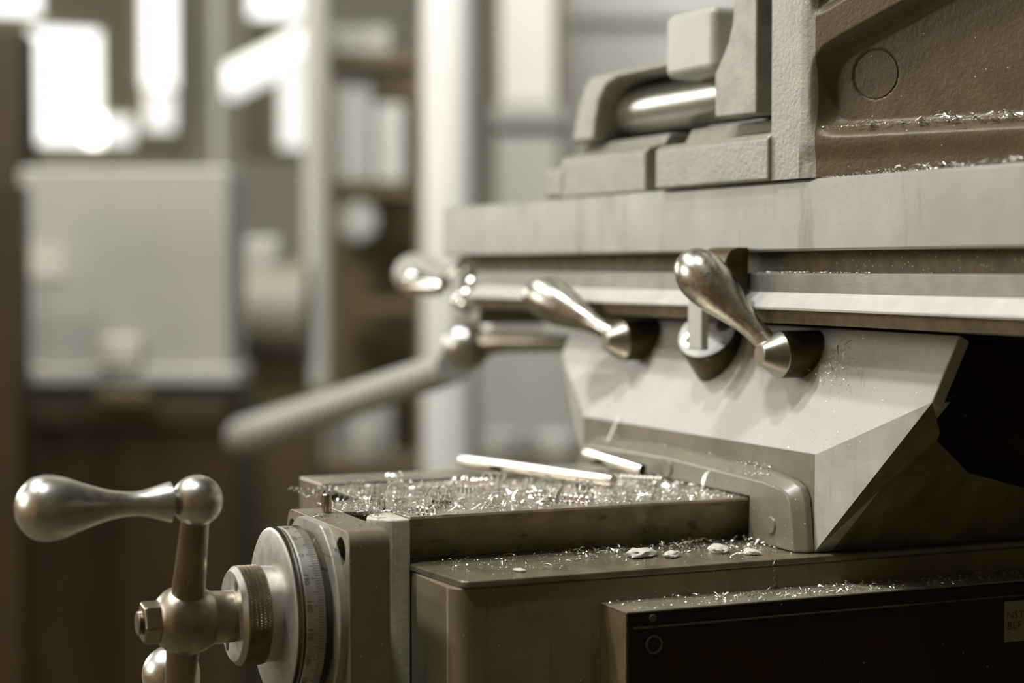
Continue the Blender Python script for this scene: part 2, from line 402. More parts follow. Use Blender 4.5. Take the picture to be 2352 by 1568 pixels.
obj('collar', MB().lathe([(0, 14), (0, 21.4), (0.5, 22.0), (4.5, 21.8), (6.0, 21.6), (6.0, 14)], (80.4, 0, 0), (1, 0, 0), 96), M['dial'], ln, 0, 25)
obj('collar_lip', MB().lathe([(0, 10), (0, 22.3), (0.7, 22.3), (0.7, 10)], (80.2, 0, 0), (1, 0, 0), 96), M['dial'], ln)
for a in (62, 242):
    c, s = math.cos(math.radians(a)), math.sin(math.radians(a))
    obj('spanner_hole', MB().lathe([(0, 2.3), (0.25, 2.3)], (67.35, -17*c, 17*s), (1, 0, 0), 20), M['ink'], ln)

# ================================================================== CRANK
crank = thing('ball_crank', (46.5, 0, 0), 'steel ball crank handle with bulbous grip pointing out at lower left of the machine', 'crank handle')
T = math.radians(21.5)
up = Vector((0, -math.sin(T), math.cos(T)))
hubp = Vector((46.5, 0, 0))
hb = MB().lathe(spline([(-12.6, 9.6), (-11, 11.6), (-7, 14.4), (0, 16.0), (7, 14.4), (10.8, 12.5), (13, 12.0), (21.0, 11.8)], 6), hubp, (1, 0, 0), 64)
obj('hub', hb, M['hub'], crank, 0, 30)
obj('shaft', MB().lathe([(0, 8), (16, 8)], (66, 0, 0), (1, 0, 0), 40), M['nut'], crank)
L1 = 60.5
for sgn, L_ in ((1, L1), (-1, L1)):
    am = MB().lathe([(0, 7.9), (8, 7.75), (L_-4, 5.9)], hubp, up*sgn, 40); obj('arm', am, M['arm'], crank)
    c = hubp + up*sgn*L_
    obj('end_ball', MB().sphere(c, 11.3, 20), M['handle'], crank)
bc = hubp + up*L1
gp = [(0, 4.8), (1.8, 4.8), (2.3, 8.4), (3.4, 8.7), (7, 7.7), (14.5, 5.7), (21, 5.35), (30, 6.7), (40, 9.9), (49, 13.1), (55.5, 14.1), (61, 13.0), (65.3, 9.6), (68, 5), (68.9, 0)]
obj('grip', MB().lathe(spline(gp, 6), bc + Vector((-9.2, 0, 0)), (-1, 0, 0), 64), M['handle'], crank, 0, 40)
nutm = MB().lathe([(0, 9.0), (0.9, 9.9), (8.6, 9.9)], (26.6, 0, 0), (1, 0, 0), 6)
bmesh.ops.rotate(nutm.bm, verts=nutm.bm.verts, cent=(26.6, 0, 0), matrix=Matrix.Rotation(math.radians(8), 3, 'X'))
obj('hex_nut', nutm, M['nut'], crank, 0.5)
st = [(0, 4.6)]
for k in range(3): st += [(0.35+k*0.9, 5.3), (0.8+k*0.9, 4.7)]
obj('threaded_stud', MB().lathe(st + [(6, 4.7)], (24.4, 0, 0), (1, 0, 0), 32), M['nut'], crank)
obj('washer', MB().lathe([(0, 10.4), (1.0, 10.4)], (34.6, 0, 0), (1, 0, 0), 40), M['dark'], crank)

# second crank, for raising the knee, behind and below the first
vc = thing('elevating_crank', (52, 70, -60), 'blurred bright bulb grip of a second crank showing behind the ball crank hub', 'crank handle')
vg = [(0, 4.5), (6, 5.5), (20, 6.5), (34, 10), (44, 13.2), (52, 13.6), (58, 11), (62, 6), (63.5, 0)]
obj('grip', MB().lathe(spline(vg, 6), (57, 54, -85), (-0.10, -0.02, 1), 48), M['handle'], vc, 0, 40)
obj('arm', MB().tube([(57, 54, -83), (68, 60, -90), (110, 70, -104)], 9, 24), M['handle'], vc)
obj('hub', MB().lathe([(0, 16), (3, 19), (20, 19), (23, 16)], (84, 60, -70), (1, 0, 0), 40), M['hub'], vc)
obj('shaft', MB().lathe([(0, 9), (26, 9)], (100, 60, -70), (1, 0, 0), 32), M['hub'], vc)

# ================================================================== SADDLE
sad = thing('mill_saddle', (400, 70, 20), 'pale grey flared saddle casting with sloped front between knee and table', 'saddle')
A, A2 = (341, -57, 67.5), (341, -57, 20.4)
B, Ct = (358, -126.4, 96.9), (371, -129.3, 127.6)
F, F2 = (341, 199.7, 67), (341, 199.7, 20.4)
Ef, Gt = (358, 267.2, 102), (371, 272, 127.6)
Ef2 = (352, 236, 60)
C1, C1t = (385, -94, 76.0), (392, -120, 110)
C2, C3 = (466.5, -57, 35.7), (466.5, -57, 20.4)
def poly_obj(name, faces, m, parent, bevel=0.0):
    mb = MB(); cache = {}
    for f_ in faces:
        vs = []
        for p in f_:
            if p not in cache: cache[p] = mb.bm.verts.new(p)
            vs.append(cache[p])
        mb.bm.faces.new(vs)
    return obj(name, mb, m, parent, bevel)
# the sloped apron as a closed thin-backed casting
bk = lambda p: (p[0]+22, p[1], p[2]-4)
def shell(name, polys, m, back=22, dz=-4, bevel=0.0, subdiv=0):
    mb = MB(); c = {}
    for f_ in polys:
        vs = []
        for p in f_:
            if p not in c: c[p] = mb.bm.verts.new(p)
            vs.append(c[p])
        mb.bm.faces.new(vs)
    geom = bmesh.ops.extrude_face_region(mb.bm, geom=mb.bm.faces[:])
    for v in [x for x in geom['geom'] if isinstance(x, bmesh.types.BMVert)]: v.co += Vector((back, 0, dz))
    return obj(name, mb, m, sad, bevel)
ap = shell('sloped_apron', [(A, B, Ef, F), (B, Ct, Gt, Ef)], M['saddle'], back=6, dz=-3, bevel=1.0)
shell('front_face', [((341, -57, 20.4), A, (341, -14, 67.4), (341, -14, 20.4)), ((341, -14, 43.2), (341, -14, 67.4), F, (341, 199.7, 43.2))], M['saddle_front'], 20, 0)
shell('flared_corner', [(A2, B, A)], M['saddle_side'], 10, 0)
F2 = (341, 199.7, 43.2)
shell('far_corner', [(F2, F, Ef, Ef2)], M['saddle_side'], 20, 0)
# shaded underside of the near wing and side of the lower body
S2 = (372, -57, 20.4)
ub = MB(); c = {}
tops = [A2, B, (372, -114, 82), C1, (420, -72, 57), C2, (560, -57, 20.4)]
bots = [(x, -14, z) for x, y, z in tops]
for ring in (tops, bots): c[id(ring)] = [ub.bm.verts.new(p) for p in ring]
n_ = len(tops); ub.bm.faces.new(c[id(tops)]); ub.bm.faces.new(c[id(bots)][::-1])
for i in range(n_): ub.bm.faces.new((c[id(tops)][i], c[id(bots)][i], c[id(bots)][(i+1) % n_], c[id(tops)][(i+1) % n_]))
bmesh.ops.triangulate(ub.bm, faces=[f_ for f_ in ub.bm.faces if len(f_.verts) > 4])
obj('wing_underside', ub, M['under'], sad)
core = MB(); core.box(384, 560, -52, 262, 43.2, 127.6); core.box(384, 560, -52, -14, 20.4, 43.2); obj('dark_core', core, M['dark'], sad)  # shade of the recess under the table put into its black colour
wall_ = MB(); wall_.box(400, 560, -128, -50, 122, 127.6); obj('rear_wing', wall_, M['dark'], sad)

# way wiper guard on the saddle's front
wg = thing('way_wiper_guard', (334, 70, 20.2), 'rounded grey wiper guard wrapped over the knee way below the saddle front', 'wiper guard')
outer = [(-58, 20.3)] + [(-55.5, 40)] + [(-54, 47)] + [(-50.5, 51.5)] + [(-44, 54)] + [(-26, 56.4), (74, 59.4), (120, 58.6), (176, 57)] + [(190, 52), (196, 40), (204, 20.3)]
inner = [(170.5, 20.3), (170.5, 42.8), (-11.5, 42.6), (-11.5, 40), (-10.5, 20.3)]
wm = MB()
ins = [(-53, 20.3), (-50, 39), (-48.6, 44.5), (-46, 47.8), (-41, 49.8), (-25, 51.6), (74, 54.2), (120, 53.6), (173, 52.2), (184, 48.5), (190, 38), (198, 20.3)]
rA = [wm.bm.verts.new((340.9, y, z)) for y, z in outer + inner]; rM = [wm.bm.verts.new((337.5, y, z)) for y, z in outer + inner]; rB = [wm.bm.verts.new((331.5, y, z)) for y, z in ins + inner]
for P_, Q_ in ((rA, rM), (rM, rB)):
    for k in range(len(P_)): wm.bm.faces.new((P_[k], Q_[k], Q_[(k+1) % len(P_)], P_[(k+1) % len(P_)]))
wm.bm.faces.new(rA); wm.bm.faces.new(rB)
obj('guard_plate', wm, M['guard'], wg, 1.2, seg=3)
for y, z in ((73.4, 48.5), (-33, 31)):
    o_ = obj('guard_screw', MB().lathe([(0, 3.9), (0.6, 4.4), (1.2, 4.6)], (330.6, y, z), (1, 0, 0), 24), M['guard'], wg)

# ================================================================== LEVERS
def lever(tip, bulb, endp, label, group):
    t = thing('clamp_lever', (346, tip[1], tip[2]), label, 'clamp lever', group)
    x0 = tip[0]
    obj('tip_cone', MB().lathe([(0, 4.9), (0.3, 5.4), (10.5, 12.0), (11, 12.05)], tip, (1, 0, 0), 56), M['cone'], t, 0, 25)
    obj('collar', MB().lathe([(0, 12.0), (27, 12.0)], (x0+11, tip[1], tip[2]), (1, 0, 0), 56), M['black_cyl'], t)
    root = Vector((x0+8.5, tip[1], tip[2]+2.5)); d = Vector(bulb) - root; full = (Vector(endp) - root).length
    k = full/62.0
    g = [(0, 6.0), (8*k, 5.6), (17*k, 6.2), (26*k, 8.6), (36*k, 11.8), (45*k, 13.2), (52*k, 12.6), (58*k, 9.4), (61.2*k, 4.8), (62*k, 0)]
    obj('grip', MB().lathe(spline(g, 6), root, (Vector(endp)-root), 56), M['tarnish'], t, 0, 40)
    return t
lever((336, -13.3, 114.1), (318, 19, 155.6), (316, 31, 164), 'tarnished steel clamp lever with rounded grip overlapping the bright table rail', 'clamp levers on the saddle')
lever((336, 161.3, 114.8), (318, 207, 138), (317, 228, 145), 'blurred steel clamp lever on the far side of the round stop boss', 'clamp levers on the saddle')

# round stop boss between the levers
stp = thing('table_stop', (352, 60, 100), 'round angled stop boss with two screw holes and upright tongue between the clamp levers', 'table stop')
ax = Vector((-0.66, -0.42, 0.62)).normalized()
fc = Vector((352, 68, 122.4))
so = obj('boss', MB().lathe([(-25, 17.4), (-0.8, 17.4), (0, 16.7)], fc, ax, 64), M['black_cyl'], stp, 0, 30)
side = Vector((-0.877, 0.44, -0.23)); side = (side - ax*side.dot(ax)).normalized()
fcm = MB().lathe([(0.05, 16.6), (0.35, 16.4)], fc, ax, 64)
fo = obj('boss_lit_face', fcm, M['saddle'], stp, 0, 30)  # pale face on dark wall: lit and shaded sides put into colour
for s in (-1, 1):
    hc = fc + side*s*10.2
    obj('screw_head', MB().lathe([(0.3, 4.6), (0.5, 4.6)], hc, ax, 24), M['cone'], stp)
    obj('screw_socket', MB().lathe([(0.5, 3.0), (0.62, 3.0)], hc, ax, 6), M['ink'], stp)
tg = MB(); tg.prism([(45, 114), (60, 114), (60, 139), (57, 142.5), (48, 142.5), (45, 139)], 335.5, 340.0, 'x'); obj('tongue', tg, M['saddle'], stp, 0.8)

# ================================================================== TABLE
tab = thing('mill_table', (450, 20, 130), 'long worn iron mill table with bright lower rail running into the distance', 'machine table')
tp = MB(); tp.prism([(349.2, 166.2), (348, 167.4), (348, 199.8), (349.6, 201.4), (570, 201.4), (570, 155.2), (366, 155.2), (366, 166.2)], -420, 450, 'y')
obj('table_top', tp, M['table'], tab)
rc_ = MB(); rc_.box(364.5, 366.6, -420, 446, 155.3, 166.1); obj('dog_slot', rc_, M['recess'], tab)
stpf = MB(); stpf.prism([(349.4, 145.4), (349.4, 154.6), (350, 155.2), (570, 155.2), (570, 145.4)], -420, 392, 'y'); obj('scale_step', stpf, M['step'], tab)
bd = MB(); bd.prism([(349.4, 145.4), (341.0, 138.2), (341.2, 136.8), (570, 136.8), (570, 145.4)], -420, 390, 'y'); obj('bright_rail', bd, M['band'], tab, 0.25)
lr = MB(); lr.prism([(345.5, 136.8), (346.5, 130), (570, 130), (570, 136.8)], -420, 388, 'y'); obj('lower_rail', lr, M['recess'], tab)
# end bracket
eb = obj('end_bracket', MB().box(352, 560, 393, 449, 118, 154.8), M['midgrey'], tab, 3)
obj('dark_pocket', MB().box(350.5, 352.2, 398, 420, 142, 154.8), M['dark'], eb)
for y, z, r in ((404, 139, 4), (417, 136, 4.5), (412, 130, 4.5), (424, 133, 4), (395, 147, 4)):
    obj('screw', MB().lathe([(0, r*.7), (1.5, r), (6, r)], (345, y, z), (1, 0, 0), 20), M['rod'], eb)
ec = thing('table_end_crank', (380, 500, 145), 'blurred steel crank hub and spool on the far end of the table', 'crank handle')
obj('spool', MB().lathe([(0, 18), (5, 18), (5, 11), (18, 11), (18, 19), (26, 19), (26, 10), (60, 10)], (385, 455, 150), (0, 1, 0), 40), M['hub'], ec)
obj('grip', MB().lathe(spline([(0, 7), (20, 8), (50, 15), (70, 17), (84, 12), (90, 0)], 6), (380, 515, 150), (-0.05, 1, 0.03), 40), M['midgrey'], ec)
obj('side_bar', MB().lathe([(0, 6.5), (34, 6.5), (40, 4)], (346, 515, 143), (0.3, -1, 0), 24), M['rod'], ec)
obj('small_ball', MB().sphere((362, 545, 148), 9, 12), M['rod'], ec)
# stop dog in the table slot
dog = thing('stop_dog', (350, 28, 145.6), 'dark stop block clamped in the table slot behind the near clamp lever', 'stop block')
dm = MB(); dm.prism([(334.5, 145.7), (334.5, 163), (336.5, 166.8), (341, 168.4), (347.7, 168.4), (347.7, 145.7)], 17, 44, 'y')
obj('stop_body', dm, M['black_cyl'], dog, 0.8)
obj('stop_lit_face', MB().box(334.1, 334.6, 18.2, 42.8, 147, 162), M['saddle'], dog)  # pale sheet; the light on the front is put into its colour

# ================================================================== VISE
vz = 201.6
v = thing('machine_vise', (400, 80, vz), 'heavy grey machine vise with slotted base flange standing on the mill table', 'vise')
obj('base', MB().box(392, 500, -20, 256, vz, 236.5), M['vise'], v, 1.5)
lugs = MB(); lugs.prism([(343, vz+0.2), (343, 223.5), (346, 226), (362, 228), (366, 236), (392.5, 236.5), (392.5, vz+0.2)], -9, 112, 'y'); obj('slot_lug', lugs, M['vise'], v, 1.6, seg=3)
lugs = MB(); lugs.prism([(352, vz+0.2), (352, 225.5), (355, 228), (364, 230), (368, 236), (392.5, 236.5), (392.5, vz+0.2)], 141, 256, 'y'); obj('slot_lug', lugs, M['vise'], v, 1.6, seg=3)
obj('foot', MB().box(352, 480, 250, 281, vz+0.2, 222), M['vise'], v, 3, seg=3)
brk = [(253, 236.3), (250, 245), (243, 262)] + arc(222, 258.5, 18, 20, 90, 6) + [(110, 277), (110, 270.5), (176, 270.5)] + arc(192, 256, 14, 100, 170, 6)[::-1][::-1] + [(203, 244), (206, 236.3)]
brk = [(253, 236.3), (250, 245), (243, 262)] + arc(222, 258.5, 18, 20, 90, 6) + [(110, 277), (110, 271.5), (190, 271.5), (205, 268), (214, 260), (219, 248), (222, 236.3)]
bm_ = MB(); bm_.prism(brk, 358, 440, 'x'); obj('end_bracket', bm_, M['vise'], v, 4.0, seg=4)
obj('screw_bar', MB().lathe([(0, 15.2), (165, 15.2)], (385, 58, 254.5), (0, 1, 0), 48), M['bar'], v)
obj('square_head', MB().box(352, 410, 63, 118, 264, 299.5), M['saddle'], v, 5, seg=4)
jw = [(18, 237.5), (60.5, 238.5), (60.8, 262), (55, 268), (47, 277), (42.5, 287), (40.5, 300), (40, 345), (18, 345)]
jm = MB(); jm.prism(jw, 352, 440, 'x'); obj('movable_jaw', jm, M['jaw'], v, 1.2)
# fixed jaw: straight front, rounded fold, then turned flank with a cast pocket
def smooth(t): t = max(0, min(1, t)); return t*t*(3-2*t)
def pocket_depth(s, z):
    # main pocket (soft-cornered), upper pocket above the slanting rib
    d = min(s - 7.5, z - 224.5, (262.5 + (s-12)*0.40) - z)
    k = 9.0
    a = [s - 7.5, (z - 224.5), ((262.5 + (s-12)*0.40) - z)*0.93]
    d = -math.log(sum(math.exp(-q/4.5) for q in a))*4.5
    dep = 11*smooth((d+4.5)/9.5)
    a2 = [s - 4.5, (z - (278.5 + (s-4)*0.45))*0.93]
    d2 = -math.log(sum(math.exp(-q/2.6) for q in a2))*2.6
    dep = max(dep, 9*smooth((d2+1)/7.0))
    # lower toe bulges slightly
    if z < 219: dep += 1.2*smooth((219-z)/10)
    r = math.hypot(s-33.3, z-251)
    if r < 12.3: dep += 0.9
    return dep
fm = MB(); ns, nz_ = 270, 170
rt5 = math.sqrt(5); TH = math.atan2(1, 2); RF = 11.0
z0_, z1 = vz+0.2, 312.0
LA = RF*TH; cut_ = RF*math.tan(TH/2)
def path(u):
    """u mm round the casting from the jaw gap: point, outward normal, flank length s"""
    f1 = 29.5 - cut_
    if u < f1: return (345, -9-u), (-1, 0), u-29.5
    if u < f1+LA:
        a = (u-f1)/RF; cx_, cy_ = 345+RF, -9-f1
        return (cx_-RF*math.cos(a), cy_-RF*math.sin(a)), (-math.cos(a), -math.sin(a)), u-f1-cut_
    s = u-f1-LA+cut_
    return (345+s/rt5, -38.5-2*s/rt5), (-2/rt5, -1/rt5), s
verts = []
for i in range(ns+1):
    row = []; (x, y), (nx, ny), s = path(190.0*i/ns)
    for j in range(nz_+1):
        z = z0_+(z1-z0_)*j/nz_; d = pocket_depth(s, z) if s > -3 else 0.0
        row.append(fm.bm.verts.new((x-nx*d, y-ny*d, z)))
    verts.append(row)
for i in range(ns):
    for j in range(nz_):
        q = fm.bm.faces.new((verts[i][j], verts[i+1][j], verts[i+1][j+1], verts[i][j+1]))
        if 190.0*i/ns > 35.5: q.material_index = 1  # flank and pocket take the shaded tone
# close the back
bkx = 425.0
border = [verts[i][0] for i in range(ns+1)] + [verts[ns][j] for j in range(1, nz_+1)] + [verts[i][nz_] for i in range(ns-1, -1, -1)] + [verts[0][j] for j in range(nz_-1, 0, -1)]
bb_ = [fm.bm.verts.new((v_.co.x+60, max(v_.co.y, -9) if v_.co.y > -9.5 else v_.co.y+24, v_.co.z)) for v_ in border]
for i in range(len(border)): fm.bm.faces.new((border[i], bb_[i], bb_[(i+1) % len(bb_)], border[(i+1) % len(bb_)]))
fm.bm.faces.new(bb_)
fj = obj('fixed_jaw', fm, M['vise'], v, 0, 60); fj.data.materials.append(M['vise_shaded'])
pc = Vector((345+33.3/rt5+11.9*2/rt5, -38.5-2*33.3/rt5+11.9/rt5, 251))
obj('core_plug', MB().lathe([(0, 11.6), (0.5, 11.4)], pc, (-2/rt5, -1/rt5, 0), 64), M['vise_shaded'], v)
sc_ = Vector((345+121/rt5+4*2/rt5, -38.5-2*121/rt5+4/rt5, 226))
cs = thing('cap_screw', tuple(sc_), 'knurled round cap screw head standing on the vise ledge at the right edge', 'screw')
obj('screw_head', MB().lathe([(0, 8), (10, 8), (11.2, 7.2), (11.2, 4), (7, 4), (7, 0)], sc_, (0, 0, 1), 40), M['hub'], cs, 0, 30)

# ================================================================== SIDE COVER
cv = thing('side_cover', (400, -76, -80), 'dark painted box cover with metal label on the near side of the knee', 'cover')
obj('cover_box', MB().box(223, 620, -89.6, -64.2, -95, 4.6), M['cover'], cv, 0.8)
obj('cover_top', MB().box(222.4, 620, -90.2, -64.1, 4.7, 5.7), M['cover_top'], cv, 0.4)
obj('cover_end', MB().box(222.3, 223.1, -89.4, -64.4, -95, 4.6), M['cover_end'], cv)
obj('trim_strip', MB().box(226, 600, -90.1, -89.5, -2.4, -1.6), M['panel_br'], cv)
hole = MB().lathe([(0, 3.4), (0, 4.2), (0.6, 4.2), (0.6, 3.4), (0, 3.4)], (236.2, -90.1, -9.9), (0, 1, 0), 32, cap=False); obj('hole_rim', hole, M['panel_br'], cv)
obj('countersunk_screw', MB().lathe([(0, 0), (0, 1.0), (0.3, 3.3)], (236.2, -90.0, -9.9), (0, 1, 0), 24), M['dark'], cv)
obj('cover_screw', MB().lathe([(0, 1.6), (0.5, 2.0)], (235.5, -90.3, 2.0), (0, 1, 0), 20), M['panel_br'], cv)
lp = obj('label_plate', MB().box(428.9, 520, -90.1, -89.5, -24.6, -4.6), M['label'], cv)
def text_on(parent, txt, x, z, size):
    cu = bpy.data.curves.new('t', 'FONT'); cu.body = txt; cu.size = size; cu.space_character = 1.15
    to = bpy.data.objects.new('t', cu); COL.objects.link(to); bpy.context.view_layer.update()
    me = bpy.data.meshes.new_from_object(to.evaluated_get(bpy.context.evaluated_depsgraph_get()))
    bpy.data.objects.remove(to, do_unlink=True)
    bm = bmesh.new(); bm.from_mesh(me); bpy.data.meshes.remove(me)
    for q in bm.verts: q.co = Vector((x+q.co.x, -90.16, z+q.co.y))
    return obj('lettering', bm, M['ink'], parent)
text_on(lp, 'NST', 430.0, -13.0, 5.2); text_on(lp, 'BEF', 430.3, -18.4, 5.2)

# ================================================================== RODS AND SWARF
r1 = obj('drill_rod', MB().tube([(240, 148, 50.2), (243, 141, 49.8), (286, 58, 46.1), (288, 54, 45.9)], 3.6, 24, [3.2, 3.6, 3.6, 3.2]), M['rod'], None, loc=W((264, 100, 48)))
tag(r1, 'long bright steel rod lying across the knee top among swarf', 'rod')
r2 = obj('drill_rod', MB().tube([(309, 131, 52.6), (310.5, 127, 52.2), (325, 95.6, 46.2), (326, 93.6, 45.9)], 3.5, 24, [3.0, 3.5, 3.5, 3.4]), M['rod'], None, loc=W((318, 112, 48)))
r2.data.materials.append(M['dark']); r2.data.polygons[-1].material_index = 1
tag(r2, 'short bright steel rod with dark end by the wiper guard', 'rod')

def helix(r, pitch, turns, wid, n=16, wob=0.0, seed=0):
    rnd = random.Random(seed); pts = []; N_ = int(turns*n)
    for i in range(N_+1):
        a = 2*math.pi*i/n; rr = r*(1+wob*math.sin(a*0.37+seed))
        pts.append((pitch*i/n, rr*math.cos(a), rr*math.sin(a)+r))
    mb = MB(); mb.ribbon(pts, wid, (1, 0.15, 0), 0.10); return mb
def mesh_mm(mb, m, name):
    for q in mb.bm.verts: q.co = q.co/1000
    bmesh.ops.recalc_face_normals(mb.bm, faces=mb.bm.faces)
    for f_ in mb.bm.faces: f_.smooth = True
    for e in mb.bm.edges:
        if len(e.link_faces) == 2 and e.calc_face_angle(0) > .9: e.smooth = False
    me = bpy.data.meshes.new(name); mb.bm.to_mesh(me); mb.bm.free(); me.materials.append(m); return me
def flake_mb(l, wd, bend, twist, seed):
    rnd = random.Random(seed); pts = []
    for i in range(6):
        t = i/5-.5; pts.append((l*t, l*0.10*math.sin(3*t+seed), bend*(0.25-t*t)*l + 0.15))
    mb = MB(); mb.ribbon(pts, wd, (0.15*twist, 1, twist), 0.12); return mb
curls = [mesh_mm(helix(r, p, t, w_, 16, 0.12, i), M['chip'], 'curl') for i, (r, p, t, w_) in enumerate(
    [(2.4, 2.6, 3.2, 1.3), (1.8, 2.2, 4.5, 1.0), (3.4, 3.2, 2.2, 1.6), (1.4, 1.7, 3.5, 0.9), (2.0, 4.0, 2.6, 1.2), (1.1, 1.3, 5, 0.8)])]
flakes = [mesh_mm(flake_mb(l, w_, b_, t, i), M['chip'] if i % 3 else M['chip_dull'], 'flake') for i, (l, w_, b_, t) in enumerate(
    [(4.5, 1.3, .5, .3), (3.2, 1.0, .9, -.4), (6.0, 0.9, .3, .6), (2.4, 1.4, .6, .2), (5.0, 0.7, .8, -.3), (3.6, 1.6, .25, .5), (2.0, 0.8, .7, 0), (7.0, 0.8, .45, .5)])]
big = mesh_mm(helix(6.4, 4.0, 1.35, 1.3, 26, 0.0, 3), M['chip'], 'curl')
mid = mesh_mm(helix(4.2, 6.0, 2.2, 1.6, 22, 0.1, 5), M['chip'], 'curl')
wave = []
pts = [(i*1.1, 1.2*math.sin(i*.5), 1.6+1.5*math.sin(i*0.62)) for i in range(30)]
wmb = MB(); wmb.ribbon(pts, 1.5, (0.1, 1, 0.35), .12); wave = mesh_mm(wmb, M['chip'], 'wave')
tw = MB()
tw.ribbon([(i*0.9, 0.7*math.cos(i*1.25), 0.9+0.7*math.sin(i*1.25)) for i in range(26)], 1.1, None, .15); twist = mesh_mm(tw, M['chip'], 'twist')
bead = MB()
for i in range(11): bead.lathe([(0, 0.4), (0.35, 1.1), (1.0, 1.35), (1.6, 1.1), (1.9, 0.4)], (i*1.8, 0, 1.4), (1, 0.0, 0), 14)
bead = mesh_mm(bead, M['chip'], 'bead')

def put(me, name, p, rz, label, group, rx=0.0, ry=0.0, s=1.0, cat='metal shaving'):
    o = bpy.data.objects.new(name, me); COL.objects.link(o)
    o.location = W(p); o.rotation_euler = (rx, ry, rz); o.scale = (s, s, s)
    return tag(o, label, cat, group)
TOPZ = 42.1
def rod_near(x, y):
    def seg(a, b):
        a = Vector(a); b = Vector(b); p = Vector((x, y)); t = max(0, min(1, (p-a).dot(b-a)/(b-a).length_squared)); return (p-(a+(b-a)*t)).length
    return min(seg((240, 148), (288, 54)), seg((309, 131), (326, 93))) < 5.5
put(big, 'swarf_curl', (151, 20, TOPZ), 0.6, 'largest open ring of curled shaving standing on the knee top', 'large curls on the knee top')
put(big, 'swarf_curl', (164, 46, TOPZ), 1.2, 'second large open shaving ring just behind the largest one', 'large curls on the knee top', s=.75)
put(mid, 'swarf_curl', (176, 30, TOPZ), 0.2, 'wide springy shaving coil beside the open rings on the knee top', 'large curls on the knee top')
put(mid, 'swarf_curl', (214, 64, TOPZ+1), 2.2, 'springy shaving coil tucked against the end of the long rod', 'large curls on the knee top', s=.9)
put(wave, 'swarf_ribbon', (166, 4, TOPZ), -0.12, 'wavy bright shaving ribbon along the near edge of the knee top', 'wavy ribbons on the knee top')
put(wave, 'swarf_ribbon', (205, 9, TOPZ), 0.10, 'second wavy shaving ribbon, farther from the dial, near the knee edge', 'wavy ribbons on the knee top', s=.95)
put(bead, 'beaded_shaving', (303, 75, TOPZ+1.2), -0.35-0.55, 'white beaded coil of shaving just below the dark rod end', None, s=1.25)
put(flakes[2], 'swarf_flake', (236, 8, TOPZ+3.5), 0.6, 'bright upright sliver standing on the knee top near its edge', 'upright slivers', ry=-1.05, s=1.8)
put(flakes[7], 'swarf_flake', (214, 14, TOPZ+3), 0.3, 'second upright sliver left of the tallest one on the knee top', 'upright slivers', ry=-0.95, s=1.2)
put(flakes[7], 'swarf_flake', (326, 22, TOPZ+5), 0.4, 'long sliver leaning against the wiper guard', 'upright slivers', ry=-0.9, s=1.9)
put(twist, 'swarf_twist', (333, 150, 56), 0.3, 'zigzag shaving standing above the short rod end', 'upright slivers', ry=-1.0, s=.8)
rnd = random.Random(11)
cnt = 0
while cnt < 34:
    x, y = rnd.uniform(130, 300), rnd.uniform(-3, 112)
    if rnd.random() > (1.25 - (x-130)/170) or rod_near(x, y): continue
    put(rnd.choice(curls), 'swarf_curl', (x, y, TOPZ + rnd.uniform(0, .6)), rnd.uniform(0, 6.3), 'curled bright steel shaving lying on the flat knee top', 'small curls on the knee top', rx=rnd.uniform(-.2, .2), ry=rnd.uniform(-.15, .15), s=rnd.uniform(.7, 1.3)); cnt += 1
cnt = 0
while cnt < 100:
    x, y = rnd.uniform(131, 331), rnd.uniform(-6, 116)
    if rod_near(x, y): continue
    put(rnd.choice(flakes), 'swarf_flake', (x, y, TOPZ + rnd.uniform(0, 1.2)), rnd.uniform(0, 6.3), 'small bright steel flake lying on the flat knee top', 'flakes on the knee top', rx=rnd.uniform(-.5, .5), ry=rnd.uniform(-.45, .3), s=rnd.uniform(.6, 1.35)); cnt += 1
for i in range(16):
    put(rnd.choice(flakes), 'swarf_flake', (rnd.uniform(109, 126), rnd.uniform(-32, 36), 42.1), rnd.uniform(0, 6.3), 'small steel flake on top of the bearing bracket', 'flakes on the bracket', rx=rnd.uniform(-.3, .3), s=rnd.uniform(.4, .75))
put(mesh_mm(helix(5.0, 1.4, .85, .5, 26, 0, 2), M['chip_dull'], 'curl'), 'swarf_curl', (101.8, -31, 30), 1.3, 'thin dark hooked shaving hanging beside the dial zero mark', None)
for i in range(40):
    t = rnd.random(); x = 160 + 170*t
    put(rnd.choice(flakes), 'swarf_flake', (x, rnd.uniform(-56 + 8*rnd.random(), -2), 20.1 + rnd.uniform(0, 1.6)*(t > .35)), rnd.uniform(0, 6.3), 'small steel flake scattered along the knee side ledge', 'flakes on the ledge', rx=rnd.uniform(-.5, .5), ry=rnd.uniform(-.4, .3), s=rnd.uniform(.45, .95))
for i in range(40):
    put(rnd.choice(flakes), 'swarf_flake', (rnd.uniform(225, 330), rnd.triangular(-40, 0, -16), 20.2 + rnd.uniform(0, 3.0)), rnd.uniform(0, 6.3), 'bright flake heaped along the foot of the dovetail way', 'flakes heaped by the dovetail', rx=rnd.uniform(-.7, .7), ry=rnd.uniform(-.6, .4), s=rnd.uniform(.5, 1.1))
def scrap(r, seed, flat=.45):
    mb = MB(); bmesh.ops.create_icosphere(mb.bm, subdivisions=3, radius=r)
    for q in mb.bm.verts:
        n = noise.noise(q.co*0.35 + Vector((seed*7, 0, 0)))*0.9 + 0.5*noise.noise(q.co*0.9 + Vector((0, seed*5, 0)))
        q.co *= 1 + 0.38*n; q.co.z = q.co.z*flat + r*flat*.7
        q.co.x *= 1.5
    return mesh_mm(mb, M['foil'], 'scrap')
